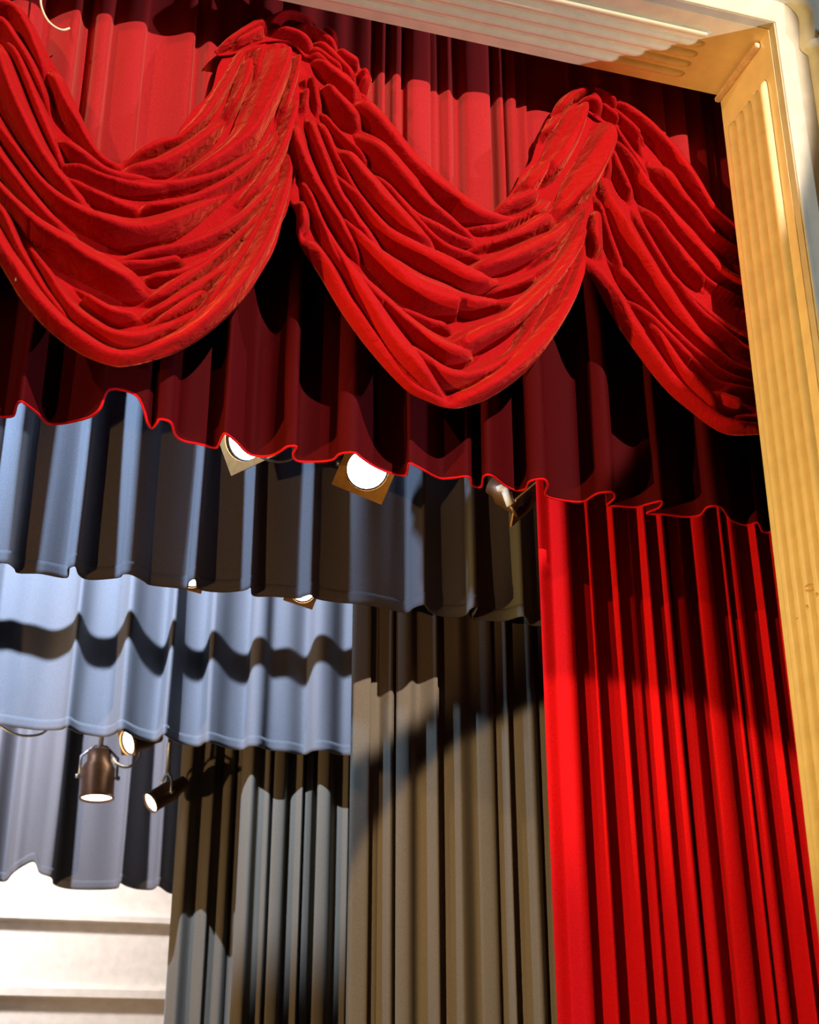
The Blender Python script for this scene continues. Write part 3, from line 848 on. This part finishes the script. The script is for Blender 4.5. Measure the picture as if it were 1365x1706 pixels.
# ------------------------------------------------------------------ stage lamps
def lamp(label, lens_px, Y, aim, r, length, mat, lit=True, frame=True, group='stage lamps behind the curtains', pipe_at=(6.6, 4.2), roll=0.6, square=1.25, yoke_mat=None):
    p = at_y(lens_px[0], lens_px[1], Y)
    root = empty('stage_lamp', p)
    q = Vector(aim).normalized().to_track_quat('Z', 'Y')

    def put(o):
        o.rotation_mode = 'QUATERNION'
        o.rotation_quaternion = q
        return o
    # can: open-fronted lathe, lens at z = -0.02
    n = 28
    prof_ = [(r, 0.0), (r * 1.04, 0.0), (r * 1.04, -0.02), (r, -0.03), (r, -length * 0.62), (r * 0.72, -length * 0.78), (r * 0.70, -length), (r * 0.2, -length * 1.02), (0.001, -length * 1.02)]
    inner = [(r * 0.001, -0.03), (r * 0.93, -0.025), (r * 0.93, 0.0), (r, 0.0)]
    vs, fs = [], []
    pr = inner + prof_[1:]
    for a in range(n):
        th = 2 * math.pi * a / n
        for rr, zz in pr:
            vs.append((rr * math.cos(th), rr * math.sin(th), zz))
    m = len(pr)
    for a in range(n):
        b = (a + 1) % n
        for i in range(m - 1):
            fs.append((a * m + i, b * m + i, b * m + i + 1, a * m + i + 1))
    me = bpy.data.meshes.new('lamp_housing')
    me.from_pydata(vs, [], fs)
    put(link('lamp_housing', me, mat, root, True))
    # domed lens
    vs, fs = [], []
    rings = 5
    for i in range(rings + 1):
        k = i / rings
        for a in range(n):
            th = 2 * math.pi * a / n
            vs.append((r * 0.92 * k * math.cos(th), r * 0.92 * k * math.sin(th), -0.004 - 0.014 * k * k))
    for i in range(rings):
        for a in range(n):
            b = (a + 1) % n
            fs.append((i * n + a, (i + 1) * n + a, (i + 1) * n + b, i * n + b))
    me = bpy.data.meshes.new('lens')
    me.from_pydata(vs, [], fs)
    put(link('lens', me, M['lens'] if lit else M['steel'], root, True))
    if frame:
        bm = bmesh.new()
        s = r * square
        outer = []
        for k in range(4):
            a0 = roll + math.pi / 2 * k
            outer.append((s * math.sqrt(2) * math.cos(a0), s * math.sqrt(2) * math.sin(a0)))
        N = 32
        fr, bk = [], []
        for k in range(N):
            th = roll + 2 * math.pi * k / N
            i = int(k / (N / 4))
            t = (k - i * N / 4) / (N / 4)
            A, B = outer[i], outer[(i + 1) % 4]
            ex, ey = A[0] + (B[0] - A[0]) * t, A[1] + (B[1] - A[1]) * t
            ix, iy = r * 0.98 * math.cos(th), r * 0.98 * math.sin(th)
            fr.append((bm.verts.new((ix, iy, 0.012)), bm.verts.new((ex, ey, 0.012)), bm.verts.new((ex, ey, 0.002)), bm.verts.new((ix, iy, 0.002))))
        for k in range(N):
            a, b = fr[k], fr[(k + 1) % N]
            for j in range(4):
                bm.faces.new((a[j], a[(j + 1) % 4], b[(j + 1) % 4], b[j]))
        me = bpy.data.meshes.new('gel_frame')
        bm.to_mesh(me)
        bm.free()
        put(link('gel_frame', me, M['gel_frame'], root))
    # yoke: bent strap from the can's sides to the clamp above
    R = q.to_matrix()
    mid = R @ Vector((0, 0, -length * 0.45))
    side = Vector((0, 0, 1)).cross(R @ Vector((0, 0, 1)))
    side = side.normalized() if side.length > 0.1 else Vector((1, 0, 0))
    topv = mid + Vector((0, 0, r * 1.9))
    ym = yoke_mat or mat
    for sg in (-1, 1):
        link('yoke_arm', tube_mesh('yoke_arm', [mid + side * sg * r, mid + side * sg * r * 1.12, mid + side * sg * r * 1.1 + Vector((0, 0, r * 1.2)), topv + side * sg * r * 0.35, topv], 0.011, 8), ym, root, True)
        link('yoke_knob', tube_mesh('yoke_knob', [mid + side * sg * r * 1.1, mid + side * sg * (r * 1.1 + 0.03)], [0.02, 0.016], 10), M['steel'], root, True)
    pt = Vector((p.x + topv.x, pipe_at[0], pipe_at[1] + EYE - 0.028)) - p
    link('hanging_clamp', tube_mesh('hanging_clamp', [topv, topv * 0.5 + pt * 0.5 + Vector((0, 0, 0.02)), pt], [0.02, 0.016, 0.016], 8), M['steel'], root, True)
    tag(root, label, 'stage lamp', group)
    return root, p + topv


def pipe(name, x0, x1, Y, z, label, r=0.026):
    o = tag(link(name, tube_mesh(name, [(x0, Y, z), (x1, Y, z)], r, 12), M['can_black'], None, True), label, 'pipe')
    for k in range(3):
        x = x0 + (x1 - x0) * (0.1 + 0.4 * k)
        link('suspension_line', tube_mesh('suspension_line', [(x, Y, z), (x, Y, TOP)], 0.006, 6), M['steel'], o, True)
    return o


r1, t1 = lamp('lit stage lamp with amber square frame, half hidden under the valance hem', (408, 732), 6.45, (-0.62, -0.62, -0.42), 0.12, 0.34, M['can_black'], roll=0.95)
r2, t2 = lamp('brightly lit stage lamp with amber diamond frame below the valance hem', (612, 782), 6.45, (-0.12, -0.8, -0.55), 0.118, 0.34, M['can_black'], roll=0.45)
r3, t3 = lamp('dark unlit stage lamp with a pale clamp beside the scarlet curtain', (872, 838), 6.50, (0.62, -0.35, -0.55), 0.085, 0.22, M['can'], lit=False, roll=0.3, yoke_mat=M['steel'])
link('side_clamp', tube_mesh('side_clamp', [at_y(829, 815, 6.42) - r3.location, at_y(842, 810, 6.42) - r3.location, at_y(843, 818, 6.42) - r3.location, at_y(851, 842, 6.42) - r3.location], [0.018, 0.022, 0.026, 0.024], 10), M['alloy'], r3, True)
link('side_strap', tube_mesh('side_strap', [at_y(851, 842, 6.42) - r3.location, at_y(861, 858, 6.45) - r3.location, at_y(868, 846, 6.50) - r3.location], 0.012, 8), M['can'], r3, True)
pipe('lighting_pipe', -1.4, 4.4, 6.6, 4.2 + EYE, 'black lighting pipe hidden behind the dark red valance')
r4, t4 = lamp('lit stage lamp in a pale square frame, peeping out under the wide grey border', (505, 984), 8.25, (-0.10, -0.7, -0.6), 0.085, 0.30, M['can_black'], roll=0.5, square=1.2, pipe_at=(8.4, 3.75))
r5, t5 = lamp('lamp showing only a sliver under a notch of the wide grey border', (319, 962), 8.25, (-0.2, -0.7, -0.6), 0.07, 0.30, M['can_black'], roll=0.5, pipe_at=(8.4, 3.75))
pipe('lighting_pipe', -1.6, 4.2, 8.4, 3.75 + EYE, 'black lighting pipe carrying the lamps behind the wide grey border')
r6, t6 = lamp('bronze can lamp pointing straight down, below the shadow-striped border', (161, 1331), 11.3, (0.03, -0.06, -1.0), 0.135, 0.40, M['can'], frame=False, yoke_mat=M['steel'], pipe_at=(11.2, 3.4))
r7, t7 = lamp('lit lamp tilted sideways against the hem of the shadow-striped border', (213, 1237), 11.1, (-0.75, -0.35, -0.35), 0.10, 0.30, M['can'], frame=True, square=1.02, pipe_at=(11.2, 3.4))
r8, t8 = lamp('small bronze spotlight aimed down sideways, beside the farthest charcoal curtain', (250, 1338), 11.2, (-0.75, -0.25, -0.55), 0.085, 0.36, M['can'], frame=False, yoke_mat=M['steel'], pipe_at=(11.2, 3.4))
pipe('lighting_pipe', -1.6, 1.36, 11.2, 3.4 + EYE, 'black lighting pipe hidden behind the shadow-striped border', 0.03)
# pipe whose shadow falls across the second border
L = Vector((-1.6, 7.5, 5.2))
zs = 3.36
k = (10.2 - 8.7) / (10.2 - 7.5)
pipe('lighting_pipe', -2.2, 4.2, 8.7, zs + (5.2 - zs) * k + EYE, 'black lighting pipe between the two front grey borders', 0.045)


def cable(px, Y, r, label, mat):
    C_ = catmull([tuple(at_y(x, y, Y)) for x, y in px], 6)
    return tag(link('cable', tube_mesh('cable', [tuple(p) for p in C_], r, 8), mat, None, True), label, 'cable')


cable([(424, 740), (432, 758), (448, 767), (468, 769), (486, 764), (500, 750)], 6.40, 0.008, 'pale cable looping between the two lit lamps under the valance', M['steel'])
cable([(186, 1262), (194, 1272), (208, 1278), (222, 1274), (232, 1262), (236, 1240)], 11.15, 0.012, 'pale cable drooping from the downward can lamp', M['steel'])
cable([(-30, 1190), (0, 1209), (20, 1221), (45, 1226), (70, 1222), (85, 1208)], 11.0, 0.010, 'thin cable sagging under the left part of the shadow-striped border', M['steel'])

# horizontal mouldings on the back wall
for i, (py, h) in enumerate(((1530, 0.10), (1655, 0.12))):
    z = at_y(140, py, 15.0).z
    structure(link('trim_%d' % (6 + i), box_mesh('ledge', ((-9, 14.93, z - h / 2), (6.6, 15.0, z + h / 2)), bevel=0.02), M['plaster']))
